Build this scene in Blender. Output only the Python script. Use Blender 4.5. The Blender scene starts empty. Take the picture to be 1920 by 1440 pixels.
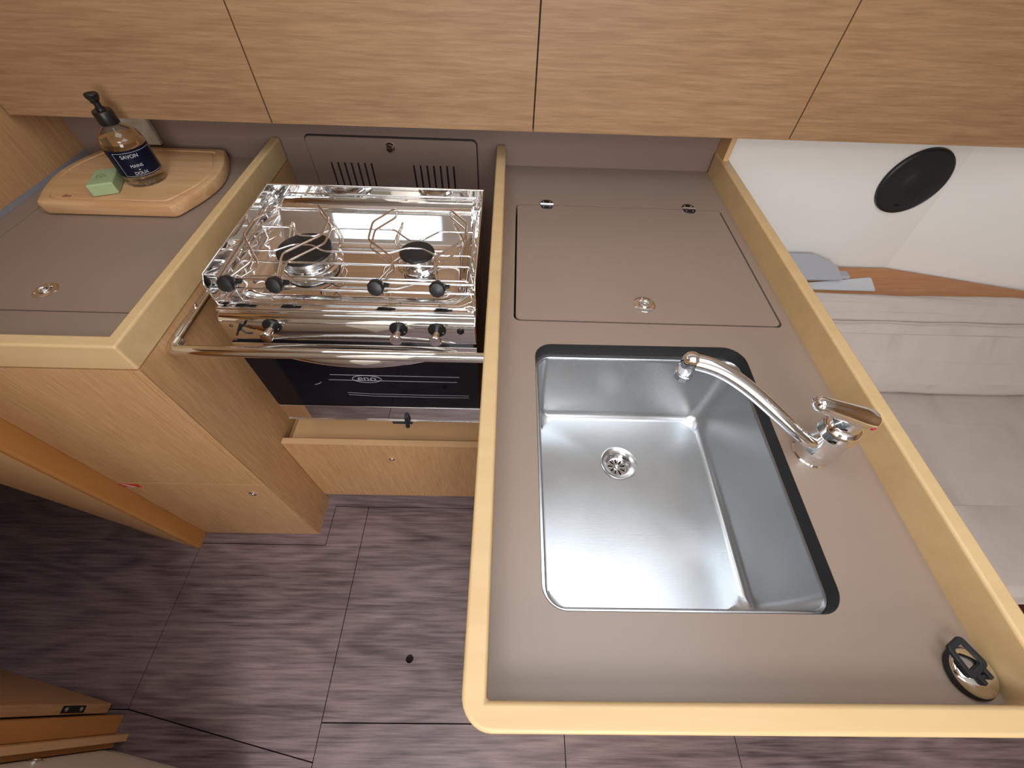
import bpy, bmesh, math, random
from mathutils import Vector, Matrix
random.seed(7)
C = bpy.context.scene.collection
PI = math.pi

# ------------------------------------------------------------ camera, world, light, exposure
def camera():
    yaw, pit, rol = -.0283465, .64627169, .04481055
    M = Matrix.Rotation(yaw, 3, 'Z') @ Matrix.Rotation(pit, 3, 'X') @ Matrix.Rotation(rol, 3, 'Z')
    cd = bpy.data.cameras.new('camera'); cd.sensor_width = 36; cd.sensor_fit = 'HORIZONTAL'
    cd.lens = 776.146/1920*36; cd.clip_start = .01
    o = bpy.data.objects.new('camera', cd); C.objects.link(o)
    o.matrix_world = Matrix.Translation((0, 0, 1.425)) @ M.to_4x4()
    bpy.context.scene.camera = o
camera()
vs = bpy.context.scene.view_settings
vs.view_transform = 'Standard'; vs.look = 'None'; vs.gamma = 1; vs.use_curve_mapping = False
vs.exposure = 0.08
bpy.context.scene.cycles.glossy_bounces = 8
W = bpy.data.worlds.new('World'); bpy.context.scene.world = W; W.use_nodes = True
W.node_tree.nodes['Background'].inputs[0].default_value = (.75, .87, 1, 1)
W.node_tree.nodes['Background'].inputs[1].default_value = 1.2
def area(name, loc, sx, sy, power, col, rot=(0, 0, 0)):
    l = bpy.data.lights.new(name, 'AREA'); l.shape = 'RECTANGLE'; l.size = sx; l.size_y = sy
    l.energy = power; l.color = col
    o = bpy.data.objects.new(name, l); C.objects.link(o); o.location = loc; o.rotation_euler = rot
    return o
# daylight entering through the deck hatches and the companionway
area('hatch_daylight', (.36, .20, 1.97), .78, .72, 4.8, (.93, .97, 1))
area('galley_hatch_daylight', (-.58, .66, 1.97), .50, .44, 1.6, (.88, .95, 1))
area('aft_hatch_daylight', (-.25, -.62, 1.97), .60, .50, 9, (.97, .98, 1))
area('companionway_daylight', (.30, -1.62, 1.45), .80, .90, 24, (.98, .98, 1), (math.radians(78), 0, math.radians(2)))

# ------------------------------------------------------------ materials
def new_mat(name):
    m = bpy.data.materials.new(name); m.use_nodes = True
    return m, m.node_tree, m.node_tree.nodes['Principled BSDF']
def srgb(r, g, b):
    f = lambda c: (c/255/12.92) if c/255 <= .04045 else ((c/255+.055)/1.055)**2.4
    return (f(r), f(g), f(b), 1)
def plain(name, col, rough=.5, metal=0, bump=0, bscale=200, coat=0, var=0, vscale=6, spec=.5):
    m, nt, b = new_mat(name)
    b.inputs['Base Color'].default_value = col; b.inputs['Roughness'].default_value = rough
    b.inputs['Metallic'].default_value = metal; b.inputs['Coat Weight'].default_value = coat
    b.inputs['Specular IOR Level'].default_value = spec
    tc = nt.nodes.new('ShaderNodeTexCoord')
    n = nt.nodes.new('ShaderNodeTexNoise'); n.inputs['Scale'].default_value = vscale; n.inputs['Detail'].default_value = 4
    nt.links.new(tc.outputs['Object'], n.inputs['Vector'])
    mx = nt.nodes.new('ShaderNodeMix'); mx.data_type = 'RGBA'; mx.blend_type = 'MULTIPLY'
    mx.inputs[0].default_value = var
    mx.inputs[6].default_value = col
    nt.links.new(n.outputs['Color'], mx.inputs[7]); nt.links.new(mx.outputs[2], b.inputs['Base Color'])
    bw = nt.nodes.new('ShaderNodeRGBToBW'); nt.links.new(n.outputs['Color'], bw.inputs[0])
    sc = nt.nodes.new('ShaderNodeMath'); sc.operation = 'MULTIPLY'; sc.inputs[1].default_value = 1.9
    nt.links.new(bw.outputs[0], sc.inputs[0]); nt.links.new(sc.outputs[0], mx.inputs[7])
    if bump:
        n2 = nt.nodes.new('ShaderNodeTexNoise'); n2.inputs['Scale'].default_value = bscale
        nt.links.new(tc.outputs['Object'], n2.inputs['Vector'])
        bp = nt.nodes.new('ShaderNodeBump'); bp.inputs['Strength'].default_value = bump; bp.inputs['Distance'].default_value = .002
        nt.links.new(n2.outputs['Fac'], bp.inputs['Height']); nt.links.new(bp.outputs[0], b.inputs['Normal'])
    return m
def wood(name, dark, light, axis, fine=140, rough=.42, contrast=1.0, coarse=9, stretch=14, spec=.4, bump=.12, knots=0, broad=.25):
    """grain runs along axis; streaks are part of the veneer"""
    m, nt, b = new_mat(name)
    tc = nt.nodes.new('ShaderNodeTexCoord')
    def noise(scale, det, dist=0, st=stretch):
        mp = nt.nodes.new('ShaderNodeMapping'); s = [scale]*3; s['xyz'.index(axis)] = scale/st
        mp.inputs['Scale'].default_value = s
        nt.links.new(tc.outputs['Object'], mp.inputs['Vector'])
        n = nt.nodes.new('ShaderNodeTexNoise'); n.inputs['Scale'].default_value = 1; n.inputs['Detail'].default_value = det
        n.inputs['Distortion'].default_value = dist
        nt.links.new(mp.outputs[0], n.inputs['Vector']); return n
    a = noise(coarse, 4, .6, 5); f = noise(fine, 3, .2); g = noise(fine*2.6, 2, 0, 22)
    def mathn(op, x, y):
        q = nt.nodes.new('ShaderNodeMath'); q.operation = op
        for i, v in enumerate((x, y)):
            if isinstance(v, (int, float)): q.inputs[i].default_value = v
            else: nt.links.new(v, q.inputs[i])
        return q.outputs[0]
    s = mathn('ADD', mathn('MULTIPLY', a.outputs['Fac'], broad), mathn('ADD', mathn('MULTIPLY', f.outputs['Fac'], .65-broad*.6), mathn('MULTIPLY', g.outputs['Fac'], .35-broad*.4)))
    if knots:
        k = noise(coarse*.9, 1, 0, 4.5)
        w = mathn('SINE', mathn('MULTIPLY', k.outputs['Fac'], knots), 0)
        s = mathn('ADD', s, mathn('MULTIPLY', w, .035))
    r = nt.nodes.new('ShaderNodeValToRGB'); r.color_ramp.elements[0].position = .5-.17/contrast; r.color_ramp.elements[1].position = .5+.17/contrast
    r.color_ramp.elements[0].color = dark; r.color_ramp.elements[1].color = light
    nt.links.new(s, r.inputs[0]); nt.links.new(r.outputs[0], b.inputs['Base Color'])
    b.inputs['Roughness'].default_value = rough; b.inputs['Specular IOR Level'].default_value = spec
    bp = nt.nodes.new('ShaderNodeBump'); bp.inputs['Strength'].default_value = bump; bp.inputs['Distance'].default_value = .001
    nt.links.new(f.outputs['Fac'], bp.inputs['Height']); nt.links.new(bp.outputs[0], b.inputs['Normal'])
    return m
OAK_X = wood('oak_veneer_along', srgb(138, 103, 71), srgb(177, 141, 104), 'x', fine=170, stretch=18, contrast=.85)
OAK_Z = wood('oak_veneer_upright', srgb(165, 121, 79), srgb(205, 163, 117), 'z', fine=230, stretch=18, contrast=.72)
OAK_EDGE = plain('oak_edge_band', srgb(212, 170, 122), .5, var=.15)
ASH = wood('pale_solid_trim', srgb(196, 163, 116), srgb(212, 182, 135), 'x', fine=30, stretch=6, contrast=.6, bump=.02, rough=.38)
ASH_Y = wood('pale_solid_trim_fore_aft', srgb(206, 158, 92), srgb(222, 178, 112), 'y', fine=30, stretch=6, contrast=.6, bump=.02, rough=.38)
ORANGE = wood('amber_trim', srgb(176, 118, 60), srgb(196, 138, 76), 'z', fine=30, stretch=6, contrast=.6, bump=.02)
FLOORW = wood('smoked_oak_laminate', srgb(70, 56, 56), srgb(148, 128, 128), 'x', fine=130, stretch=20, contrast=1.1, broad=.38, rough=.42, coarse=7, spec=.5, bump=.35, knots=60)
TAUPE = plain('taupe_laminate', srgb(147, 128, 114), .36, bump=.02, bscale=900, var=.06, vscale=3)
TAUPE_D = plain('taupe_laminate_wall', srgb(130, 110, 100), .45, var=.05)
BLACK = plain('black_plastic', srgb(22, 22, 23), .38)
BLACKR = plain('black_rubber', srgb(26, 29, 33), .55)
DARK = plain('dark_void', srgb(16, 13, 12), .8)
MIRROR = plain('polished_steel', (.80, .79, .78, 1), .04, 1)
STEEL = plain('satin_steel', (.66, .65, .64, 1), .22, 1)
CHROME = plain('chrome', (.86, .86, .87, 1), .05, 1)
WIRE = plain('warm_steel_wire', (.72, .62, .52, 1), .18, 1)
GLASSB = plain('black_oven_glass', (.004, .004, .007, 1), .06, spec=.22)
BURN = plain('black_enamel', srgb(28, 26, 27), .4)
WHITE = plain('hull_liner_white', srgb(232, 230, 225), .6, bump=.03, bscale=60)
PAPER = plain('white_card', srgb(214, 218, 224), .5)
GREYC = plain('grey_cover', srgb(172, 174, 180), .6)
CREAM = plain('cream_liner', srgb(222, 212, 196), .45)
FABRIC = plain('beige_fabric', srgb(204, 192, 184), .9, bump=.5, bscale=1400, var=.12, vscale=14)
SOFAW = plain('dark_red_wood', srgb(92, 46, 36), .45)
GREEN = plain('green_soap', srgb(160, 178, 134), .55, bump=.1, bscale=90, var=.1, vscale=40)
LABEL = plain('navy_label', srgb(16, 26, 56), .35)
LTEXT = plain('label_print', srgb(196, 196, 196), .5)
BAMBOO = wood('bamboo_board', srgb(196, 146, 98), srgb(222, 184, 138), 'x', fine=45, stretch=12, contrast=.9, rough=.5, coarse=14)
BRAND = plain('burnt_mark', srgb(74, 40, 24), .7)
WPLAST = plain('white_plastic', srgb(206, 204, 200), .35)
REDD = plain('red_dot', srgb(170, 20, 50), .3)
BLUED = plain('blue_dot', srgb(20, 90, 170), .3)
STICK = plain('red_sticker', srgb(196, 50, 40), .4)
SILIC = plain('grey_sealant', srgb(128, 126, 130), .5)
SEAL_SHADE = plain('black_seal_and_shade', srgb(24, 22, 22), .6)  # black of seals and edges, also the painted shade in door gaps
LOGOG = plain('logo_grey', srgb(150, 152, 162), .4)
NAVYREF = plain('enamel_grey', srgb(90, 90, 96), .35, 1)
def clear(name, col, rough, ior=1.45):
    m, nt, b = new_mat(name)
    b.inputs['Base Color'].default_value = col; b.inputs['Roughness'].default_value = rough
    b.inputs['Coat Weight'].default_value = 1; b.inputs['Coat Roughness'].default_value = .05
    b.inputs['Transmission Weight'].default_value = 1; b.inputs['IOR'].default_value = ior
    return m
BOTTLE = clear('clear_bottle', (.985, .98, .97, 1), .0, 1.07)
LIQUID = clear('amber_soap_liquid', (.96, .88, .62, 1), .0, 1.07)
def sink_mat():
    m, nt, b = new_mat('brushed_sink_steel')
    b.inputs['Base Color'].default_value = (.60, .615, .63, 1); b.inputs['Metallic'].default_value = 1
    tc = nt.nodes.new('ShaderNodeTexCoord')
    n = nt.nodes.new('ShaderNodeTexNoise'); n.inputs['Scale'].default_value = 7; n.inputs['Detail'].default_value = 5
    nt.links.new(tc.outputs['Object'], n.inputs['Vector'])
    mr = nt.nodes.new('ShaderNodeMapRange'); mr.inputs['From Min'].default_value = .2; mr.inputs['From Max'].default_value = .8
    mr.inputs['To Min'].default_value = .25; mr.inputs['To Max'].default_value = .37
    nt.links.new(n.outputs['Fac'], mr.inputs[0]); nt.links.new(mr.outputs[0], b.inputs['Roughness'])
    mp = nt.nodes.new('ShaderNodeMapping'); mp.inputs['Scale'].default_value = (40, 900, 900)
    nt.links.new(tc.outputs['Object'], mp.inputs[0])
    n2 = nt.nodes.new('ShaderNodeTexNoise'); n2.inputs['Scale'].default_value = 1; nt.links.new(mp.outputs[0], n2.inputs['Vector'])
    n3 = nt.nodes.new('ShaderNodeTexNoise'); n3.inputs['Scale'].default_value = 5; n3.inputs['Detail'].default_value = 0
    nt.links.new(tc.outputs['Object'], n3.inputs['Vector'])
    b1 = nt.nodes.new('ShaderNodeBump'); b1.inputs['Strength'].default_value = .06; b1.inputs['Distance'].default_value = .001
    b2 = nt.nodes.new('ShaderNodeBump'); b2.inputs['Strength'].default_value = .10; b2.inputs['Distance'].default_value = .006
    nt.links.new(n2.outputs['Fac'], b1.inputs['Height']); nt.links.new(n3.outputs['Fac'], b2.inputs['Height'])
    nt.links.new(b2.outputs[0], b1.inputs['Normal']); nt.links.new(b1.outputs[0], b.inputs['Normal'])
    return m
SINKM = sink_mat()

# ------------------------------------------------------------ geometry helpers
def finish(name, bm, mat, parent=None, smooth=None, bevel=0, seg=2, ang=35):
    bmesh.ops.recalc_face_normals(bm, faces=bm.faces)
    me = bpy.data.meshes.new(name); bm.to_mesh(me); bm.free()
    me.materials.append(mat)
    o = bpy.data.objects.new(name, me); C.objects.link(o)
    if parent is not None:
        o.parent = parent
        root = Vector((0, 0, 0)); p = parent
        while p is not None: root += p.location; p = p.parent
        o.location = -root            # meshes are written in room coordinates
    if bevel:
        b = o.modifiers.new('bevel', 'BEVEL'); b.width = bevel; b.segments = seg; b.limit_method = 'ANGLE'; b.angle_limit = math.radians(ang); b.harden_normals = True
        smooth = 40 if smooth is None else smooth
    if smooth:
        for p in me.polygons: p.use_smooth = True
        for e in me.edges: pass
        bpy_smooth(me, smooth)
    return o
def bpy_smooth(me, deg):
    bm = bmesh.new(); bm.from_mesh(me); a = math.radians(deg)
    for e in bm.edges:
        e.smooth = not (len(e.link_faces) != 2 or e.calc_face_angle(0) > a)
    bm.to_mesh(me); bm.free()
def tag(o, label=None, cat=None, group=None, kind=None):
    if label: o['label'] = label
    if cat: o['category'] = cat
    if group: o['group'] = group
    if kind: o['kind'] = kind
    return o
def thing(name, label, cat, loc=(0, 0, 0), group=None):
    o = bpy.data.objects.new(name, None); C.objects.link(o); o.location = loc; o.empty_display_size = .05
    return tag(o, label, cat, group)
def box(bm, x0, x1, y0, y1, z0, z1, M=None):
    vs = [bm.verts.new(M @ Vector((x, y, z)) if M else (x, y, z)) for z in (z0, z1) for y in (y0, y1) for x in (x0, x1)]
    for f in ((0, 2, 3, 1), (4, 5, 7, 6), (0, 1, 5, 4), (1, 3, 7, 5), (3, 2, 6, 7), (2, 0, 4, 6)):
        bm.faces.new([vs[i] for i in f])
def BOX(name, x0, x1, y0, y1, z0, z1, mat, parent=None, bevel=.0015, seg=2, M=None):
    bm = bmesh.new(); box(bm, x0, x1, y0, y1, z0, z1, M); return finish(name, bm, mat, parent, bevel=bevel, seg=seg)
def prism(bm, pts, z0, z1, ax='z'):
    def P(p, h): return {'z': (p[0], p[1], h), 'y': (p[0], h, p[1]), 'x': (h, p[0], p[1])}[ax]
    a = [bm.verts.new(P(p, z0)) for p in pts]; b = [bm.verts.new(P(p, z1)) for p in pts]
    n = len(pts)
    bm.faces.new(a[::-1]); bm.faces.new(b)
    for i in range(n): bm.faces.new((a[i], a[(i+1) % n], b[(i+1) % n], b[i]))
def rpoly(pts, r, n=6):
    """round the corners of a polygon; r a number or a list"""
    out = []; N = len(pts)
    for i in range(N):
        p = Vector(pts[i]); a = Vector(pts[i-1]); b = Vector(pts[(i+1) % N])
        ri = r[i] if isinstance(r, (list, tuple)) else r
        if ri <= 0: out.append(tuple(p)); continue
        da = (a-p).normalized(); db = (b-p).normalized(); th = da.angle(db)
        d = min(ri/math.tan(th/2), (a-p).length*.49, (b-p).length*.49); rr = d*math.tan(th/2)
        c = p+(da+db).normalized()*(rr/math.sin(th/2))
        s = p+da*d-c; e = p+db*d-c
        a0 = math.atan2(s.y, s.x); a1 = math.atan2(e.y, e.x); dd = (a1-a0+PI) % (2*PI)-PI
        for k in range(n+1):
            t = a0+dd*k/n; out.append((c.x+rr*math.cos(t), c.y+rr*math.sin(t)))
    return out
def plate(bm, outer, holes, z0, z1, ax='z'):
    def P(p, h): return {'z': (p[0], p[1], h), 'y': (p[0], h, p[1]), 'x': (h, p[0], p[1])}[ax]
    tmp = bmesh.new(); loops = []
    for L in [outer]+list(holes):
        v = [tmp.verts.new((p[0], p[1], 0)) for p in L]; loops.append(v)
        for i in range(len(v)): tmp.edges.new((v[i], v[(i+1) % len(v)]))
    bmesh.ops.triangle_fill(tmp, use_beauty=True, use_dissolve=False, edges=tmp.edges[:])
    tmp.verts.index_update(); tmp.verts.ensure_lookup_table()
    A = [bm.verts.new(P(v.co, z0)) for v in tmp.verts]; B = [bm.verts.new(P(v.co, z1)) for v in tmp.verts]
    for f in tmp.faces:
        bm.faces.new([A[v.index] for v in f.verts]); bm.faces.new([B[v.index] for v in reversed(f.verts)])
    for v in loops:
        for i in range(len(v)):
            a, b = v[i].index, v[(i+1) % len(v)].index
            bm.faces.new((A[a], A[b], B[b], B[a]))
    tmp.free()
def lathe(bm, prof, c, n=40, axis=(0, 0, 1), cap0=True, cap1=True, a0=0):
    """prof: list of (radius, height along axis) around c"""
    ax = Vector(axis).normalized(); q = Vector((0, 0, 1)).rotation_difference(ax)
    c = Vector(c); rings = []
    for r, h in prof:
        if r < 1e-6: rings.append([bm.verts.new(c+q @ Vector((0, 0, h)))])
        else: rings.append([bm.verts.new(c+q @ Vector((r*math.cos(a0+2*PI*k/n), r*math.sin(a0+2*PI*k/n), h))) for k in range(n)])
    for A, B in zip(rings, rings[1:]):
        for k in range(n):
            k2 = (k+1) % n
            if len(A) == 1 and len(B) == 1: continue
            if len(A) == 1: bm.faces.new((A[0], B[k], B[k2]))
            elif len(B) == 1: bm.faces.new((A[k], A[k2], B[0]))
            else: bm.faces.new((A[k], A[k2], B[k2], B[k]))
    if cap0 and len(rings[0]) > 1: bm.faces.new(rings[0][::-1])
    if cap1 and len(rings[-1]) > 1: bm.faces.new(rings[-1])
def smooth_path(pts, r=.008, n=4, closed=False):
    P = [Vector(p) for p in pts]; out = []; N = len(P)
    for i in range(N):
        if not closed and i in (0, N-1): out.append(P[i]); continue
        p, a, b = P[i], P[i-1], P[(i+1) % N]
        d = min(r, (a-p).length*.45, (b-p).length*.45)
        s = p+(a-p).normalized()*d; e = p+(b-p).normalized()*d
        for k in range(n+1):
            t = k/n; out.append(s*(1-t)**2+p*2*t*(1-t)+e*t*t)
    return out
def tube(bm, pts, rad, n=10, closed=False):
    P = [Vector(p) for p in pts]; N = len(P)
    R = rad if isinstance(rad, (list, tuple)) else [rad]*N
    up = Vector((0, 0, 1)); rings = []; prev = None
    for i in range(N):
        a = P[i-1] if (i > 0 or closed) else P[i]; b = P[(i+1) % N] if (i < N-1 or closed) else P[i]
        t = (b-a).normalized()
        if prev is None:
            u = t.cross(up)
            if u.length < .1: u = t.cross(Vector((1, 0, 0)))
            u.normalize()
        else:
            u = prev-t*prev.dot(t); u.normalize()
        prev = u; w = t.cross(u)
        rings.append([bm.verts.new(P[i]+(u*math.cos(2*PI*k/n)+w*math.sin(2*PI*k/n))*R[i]) for k in range(n)])
    m = N if closed else N-1
    for i in range(m):
        A, B = rings[i], rings[(i+1) % N]
        for k in range(n): bm.faces.new((A[k], A[(k+1) % n], B[(k+1) % n], B[k]))
    if not closed:
        bm.faces.new(rings[0][::-1]); bm.faces.new(rings[-1])
def loft(bm, loops, close_last=True, close_first=False):
    R = [[bm.verts.new(p) for p in L] for L in loops]
    for A, B in zip(R, R[1:]):
        n = len(A)
        for k in range(n): bm.faces.new((A[k], A[(k+1) % n], B[(k+1) % n], B[k]))
    if close_last: bm.faces.new(R[-1])
    if close_first: bm.faces.new(R[0][::-1])
def TUBE(name, pts, rad, mat, parent=None, n=10, closed=False):
    bm = bmesh.new(); tube(bm, pts, rad, n, closed); return finish(name, bm, mat, parent, smooth=50)
def LATHE(name, prof, c, mat, parent=None, n=40, axis=(0, 0, 1), **k):
    bm = bmesh.new(); lathe(bm, prof, c, n, axis, **k); return finish(name, bm, mat, parent, smooth=35)
def text_mesh(s, size, depth=.0002):
    cu = bpy.data.curves.new('t', 'FONT'); cu.body = s; cu.size = size; cu.extrude = depth; cu.align_x = 'CENTER'; cu.align_y = 'CENTER'
    o = bpy.data.objects.new('t', cu); C.objects.link(o)
    bpy.context.view_layer.update()
    me = bpy.data.meshes.new_from_object(o.evaluated_get(bpy.context.evaluated_depsgraph_get()))
    bpy.data.objects.remove(o); bpy.data.curves.remove(cu)
    return me
def text_bm(bm, s, size, f, depth=.0002):
    me = text_mesh(s, size, depth); k = len(bm.verts); bm.from_mesh(me); bm.verts.ensure_lookup_table()
    for v in bm.verts[k:]: v.co = f(v.co)
    bpy.data.meshes.remove(me)

# ------------------------------------------------------------ the cabin shell
floor = BOX('floor', -2.3, 2.6, -1.9, 1.2, -.05, -.012, DARK, bevel=0); tag(floor, kind='structure', label='dark sub-floor under smoked oak boards')
g = .0011
def panel(poly, holes=()):
    bm = bmesh.new(); plate(bm, poly, holes, -.012, 0)
    finish('floor_panel', bm, FLOORW, floor, bevel=.0006, seg=1)
hole = [(-.255+.0105*math.cos(2*PI*k/28), .083+.0105*math.sin(2*PI*k/28)) for k in range(28)]
panel([(-.465+g, -.06+g), (2.6, -.06+g), (2.6, .524-g), (-.465+g, .524-g)], [hole])
panel([(-.579+g, .393-g), (-.579+g, .524-g), (-.465-g, .524-g), (-.465-g, -.138+g), (-.982+g, -.036+g), (-.982+g, .393-g)])
panel([(-.465+g, -.06-g), (.177-g, -.06-g), (.177-g, -1.9), (-.465+g, -1.9)])
panel([(.177+g, -.06-g), (.63-g, -.06-g), (.63-g, -1.9), (.177+g, -1.9)])
panel([(.63+g, -.06-g), (2.6, -.06-g), (2.6, -1.9), (.63+g, -1.9)])
panel([(-.465-g, -.138-g), (-.465-g, -1.9), (-2.3, -1.9), (-2.3, -.036-g), (-.982, -.036-g)])
panel([(-.982-g, -.036+g), (-.982-g, .393+g), (-.982-g, 1.2), (-2.3, 1.2), (-2.3, -.036+g)])
panel([(-.982+g, .393+g), (-.579-g, .393+g), (-.579-g, .524+g), (2.6, .524+g), (2.6, 1.2), (-.982+g, 1.2)])

bm = bmesh.new()
plate(bm, [(-2.3, -1.9), (2.6, -1.9), (2.6, 1.3), (-2.3, 1.3)],
      [[(-.04, -.17), (.76, -.17), (.76, .57), (-.04, .57)], [(-.84, .43), (-.32, .43), (-.32, .89), (-.84, .89)], [(-.56, -.88), (.06, -.88), (.06, -.36), (-.56, -.36)]], 1.98, 2.02)
tag(finish('ceiling', bm, WHITE), kind='structure')
tag(BOX('wall_galley', -1.16, .60, 1.171, 1.20, 0, 2.0, TAUPE_D, bevel=0), kind='structure')
tag(BOX('wall_left', -1.175, -1.146, .430, 1.20, 0, 2.0, OAK_Z, bevel=0), kind='structure')
tag(BOX('wall_forward', -2.3, -2.28, -1.9, 1.2, 0, 2.0, CREAM, bevel=0), kind='structure')
tag(BOX('wall_aft', 2.58, 2.6, -1.9, 1.3, 0, 2.0, OAK_Z, bevel=0), kind='structure')
tag(BOX('wall_starboard', -2.3, 2.6, -1.92, -1.9, 0, 2.0, WHITE, bevel=0), kind='structure')
tag(BOX('wall_forward_locker', -2.25, -1.20, .60, 1.2, 0, 1.98, CREAM, bevel=.003), kind='structure')

# white hull liner beside the galley, two facets meeting in a crease
bm = bmesh.new()
A0, A1 = Vector((.575, 1.128, .590)), Vector((1.238, 1.128, .590)); B0, B1 = Vector((.575, 1.142, 1.0095)), Vector((1.200, 1.142, 1.0095))
D0, D1, E0, E1 = Vector((1.624, 1.030, .590)), Vector((2.578, .80, .590)), Vector((1.586, 1.044, 1.0095)), Vector((2.578, .805, 1.0095))
v = [bm.verts.new(p) for p in (A0, A1, B1, B0, D0, E0, D1, E1)]
for f in ((0, 1, 2, 3), (1, 4, 5, 2), (4, 6, 7, 5)): bm.faces.new([v[i] for i in f])
bm.normal_update()
for f_ in bm.faces:
    if f_.calc_center_median().y and f_.normal.y > 0: f_.normal_flip()
bmesh.ops.solidify(bm, geom=bm.faces[:], thickness=.008)
tag(finish('wall_hull_liner', bm, WHITE), kind='structure')
tag(BOX('wall_port', .601, 2.6, 1.171, 1.20, 0, 2.0, WHITE, bevel=0), kind='structure')

# doorway beside the left cabinet
bm = bmesh.new(); prism(bm, rpoly([(-.982, .4265), (-.979, .373), (-1.09, .405), (-1.176, .4265)], [.002, .008, .002, .002], 4), 0, 1.98)
tag(finish('door_post_forward', bm, ORANGE, smooth=30), kind='structure'); bpy.data.objects['door_post_forward'].name = 'trim_1'
bm = bmesh.new()
loft(bm, [[(-.99, .378, z), (-1.10, .404-.0755*min(z, .9), z), (-1.13, .411-.072*min(z, .9), z), (-1.176, .420, z)] for z in (0, .3, .6, .9, 1.98)], True, True)
tag(finish('trim_2', bm, OAK_EDGE, smooth=30), kind='structure')
tag(BOX('wall_shade_header', -1.175, -1.10, -.11, .40, 1.70, 1.98, OAK_Z, bevel=0), kind='structure')  # unseen header added to keep light out of the passage
# open door leaf near the camera with its strike plate, and the jamb strips beside it
d1 = bpy.data.objects.new('door_1', None); C.objects.link(d1); tag(d1, kind='structure', label='open oak door leaf in the lower left corner', )
bm = bmesh.new(); prism(bm, [(-1.027, -.023), (-1.378, .051), (-1.378, .030), (-1.028, -.044)], .004, 1.90)
finish('door_leaf', bm, OAK_Z, d1, bevel=.0015)
bm = bmesh.new(); box(bm, -1.0272, -1.0255, -.0405, -.0262, .088, .156)
sp = finish('strike_plate', bm, BLACK, d1, bevel=.0005)
for zz in (.100, .144): LATHE('screw', [(.0045, 0), (.0042, .0008), (0, .0012)], (-1.0255, -.0335, zz), CHROME, sp, 12, (1, 0, 0))
BOX('latch_slot', -1.0256, -1.0252, -.038, -.029, .112, .132, BLACK, sp, bevel=0)
bm = bmesh.new(); prism(bm, [(-.984, -.047), (-.984, -.085), (-1.16, -.085), (-1.16, -.047)], 0, 1.98)
tag(finish('trim_3', bm, ORANGE, bevel=.002), kind='structure')
bm = bmesh.new(); prism(bm, [(-.951, -.0855), (-.951, -.100), (-1.16, -.100), (-1.16, -.0855)], 0, 1.98)
tag(finish('trim_4', bm, OAK_EDGE, bevel=.001), kind='structure')
bm = bmesh.new(); prism(bm, [(-.976, -.1005), (-.976, -.113), (-1.16, -.113), (-1.16, -.1005)], 0, 1.98)
tag(finish('trim_5', bm, ORANGE, bevel=.001), kind='structure')
# cream locker wall below the camera, with a chrome button
lk = thing('locker', 'cream locker front in the bottom left corner with a round chrome push button', 'locker', (-.97, -.13, 0))
bm = bmesh.new(); prism(bm, [(-.976, -.1165), (-.60, -.1835), (-.60, -1.2), (-1.16, -1.2), (-1.16, -.1165)], 0, 1.97)  # carried up out of view to block light from the back left
finish('body', bm, CREAM, lk, bevel=.002)
dv = Vector((.376, -.067, 0)).normalized(); nv = Vector((.067, .376, 0)).normalized()
bm = bmesh.new()
bp0 = Vector((-.976, -.1165, 0))
Mx = Matrix.Translation(bp0) @ Matrix(((dv.x, nv.x, 0, 0), (dv.y, nv.y, 0, 0), (0, 0, 1, 0), (0, 0, 0, 1)))
box(bm, .012, .36, .0002, .006, .05, 1.15, Mx); finish('door', bm, CREAM, lk, bevel=.0015)
LATHE('push_button', [(.013, 0), (.013, .003), (.010, .004), (.008, .003), (.008, .006), (0, .007)], bp0+dv*.026+nv*.006+Vector((0, 0, .252)), CHROME, lk, 24, nv)

# ------------------------------------------------------------ upper cabinets
ZU, YU = 1.0115, 1.045
names = ['oak upper cabinet at the far left, above the cutting board and soap',
         'oak upper cabinet above the stove, second from the left',
         'oak upper cabinet above the hinged worktop lid, third from the left',
         'oak upper cabinet at the far right, above the round speaker']
xs = [-1.141, -.5485, .0505, .6505, 1.26, 1.86, 2.46]
for i in range(6):
    x0, x1 = xs[i], xs[i+1]
    if i > 3: lab = ['fifth oak upper cabinet from the left, past the picture edge', 'sixth oak upper cabinet from the left, against the aft wall'][i-4]
    else: lab = names[i]
    t = thing('upper_cabinet', lab, 'cabinet', ((x0+x1)/2, YU, ZU), 'row of oak upper cabinets')
    BOX('carcass', x0+.0005, x1-.0005, YU+.020, 1.169 if i < 2 else 1.16, ZU+.006, 1.62, OAK_X, t, bevel=0)
    BOX('gap_shade_strip', x0+.0002, x0+.004, YU+.012, YU+.0195, ZU+.002, 1.60, SEAL_SHADE, t, bevel=0)  # black strip paints the shade seen between neighbouring doors
    BOX('door', x0+.0027, x1-.0001, YU, YU+.019, ZU, 1.60, OAK_X, t, bevel=.0008)
bm = bmesh.new(); box(bm, -1.141, 2.46, YU+.03, 1.169, 1.625, 1.975)
tag(finish('trim_6', bm, WHITE), kind='structure')

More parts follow.
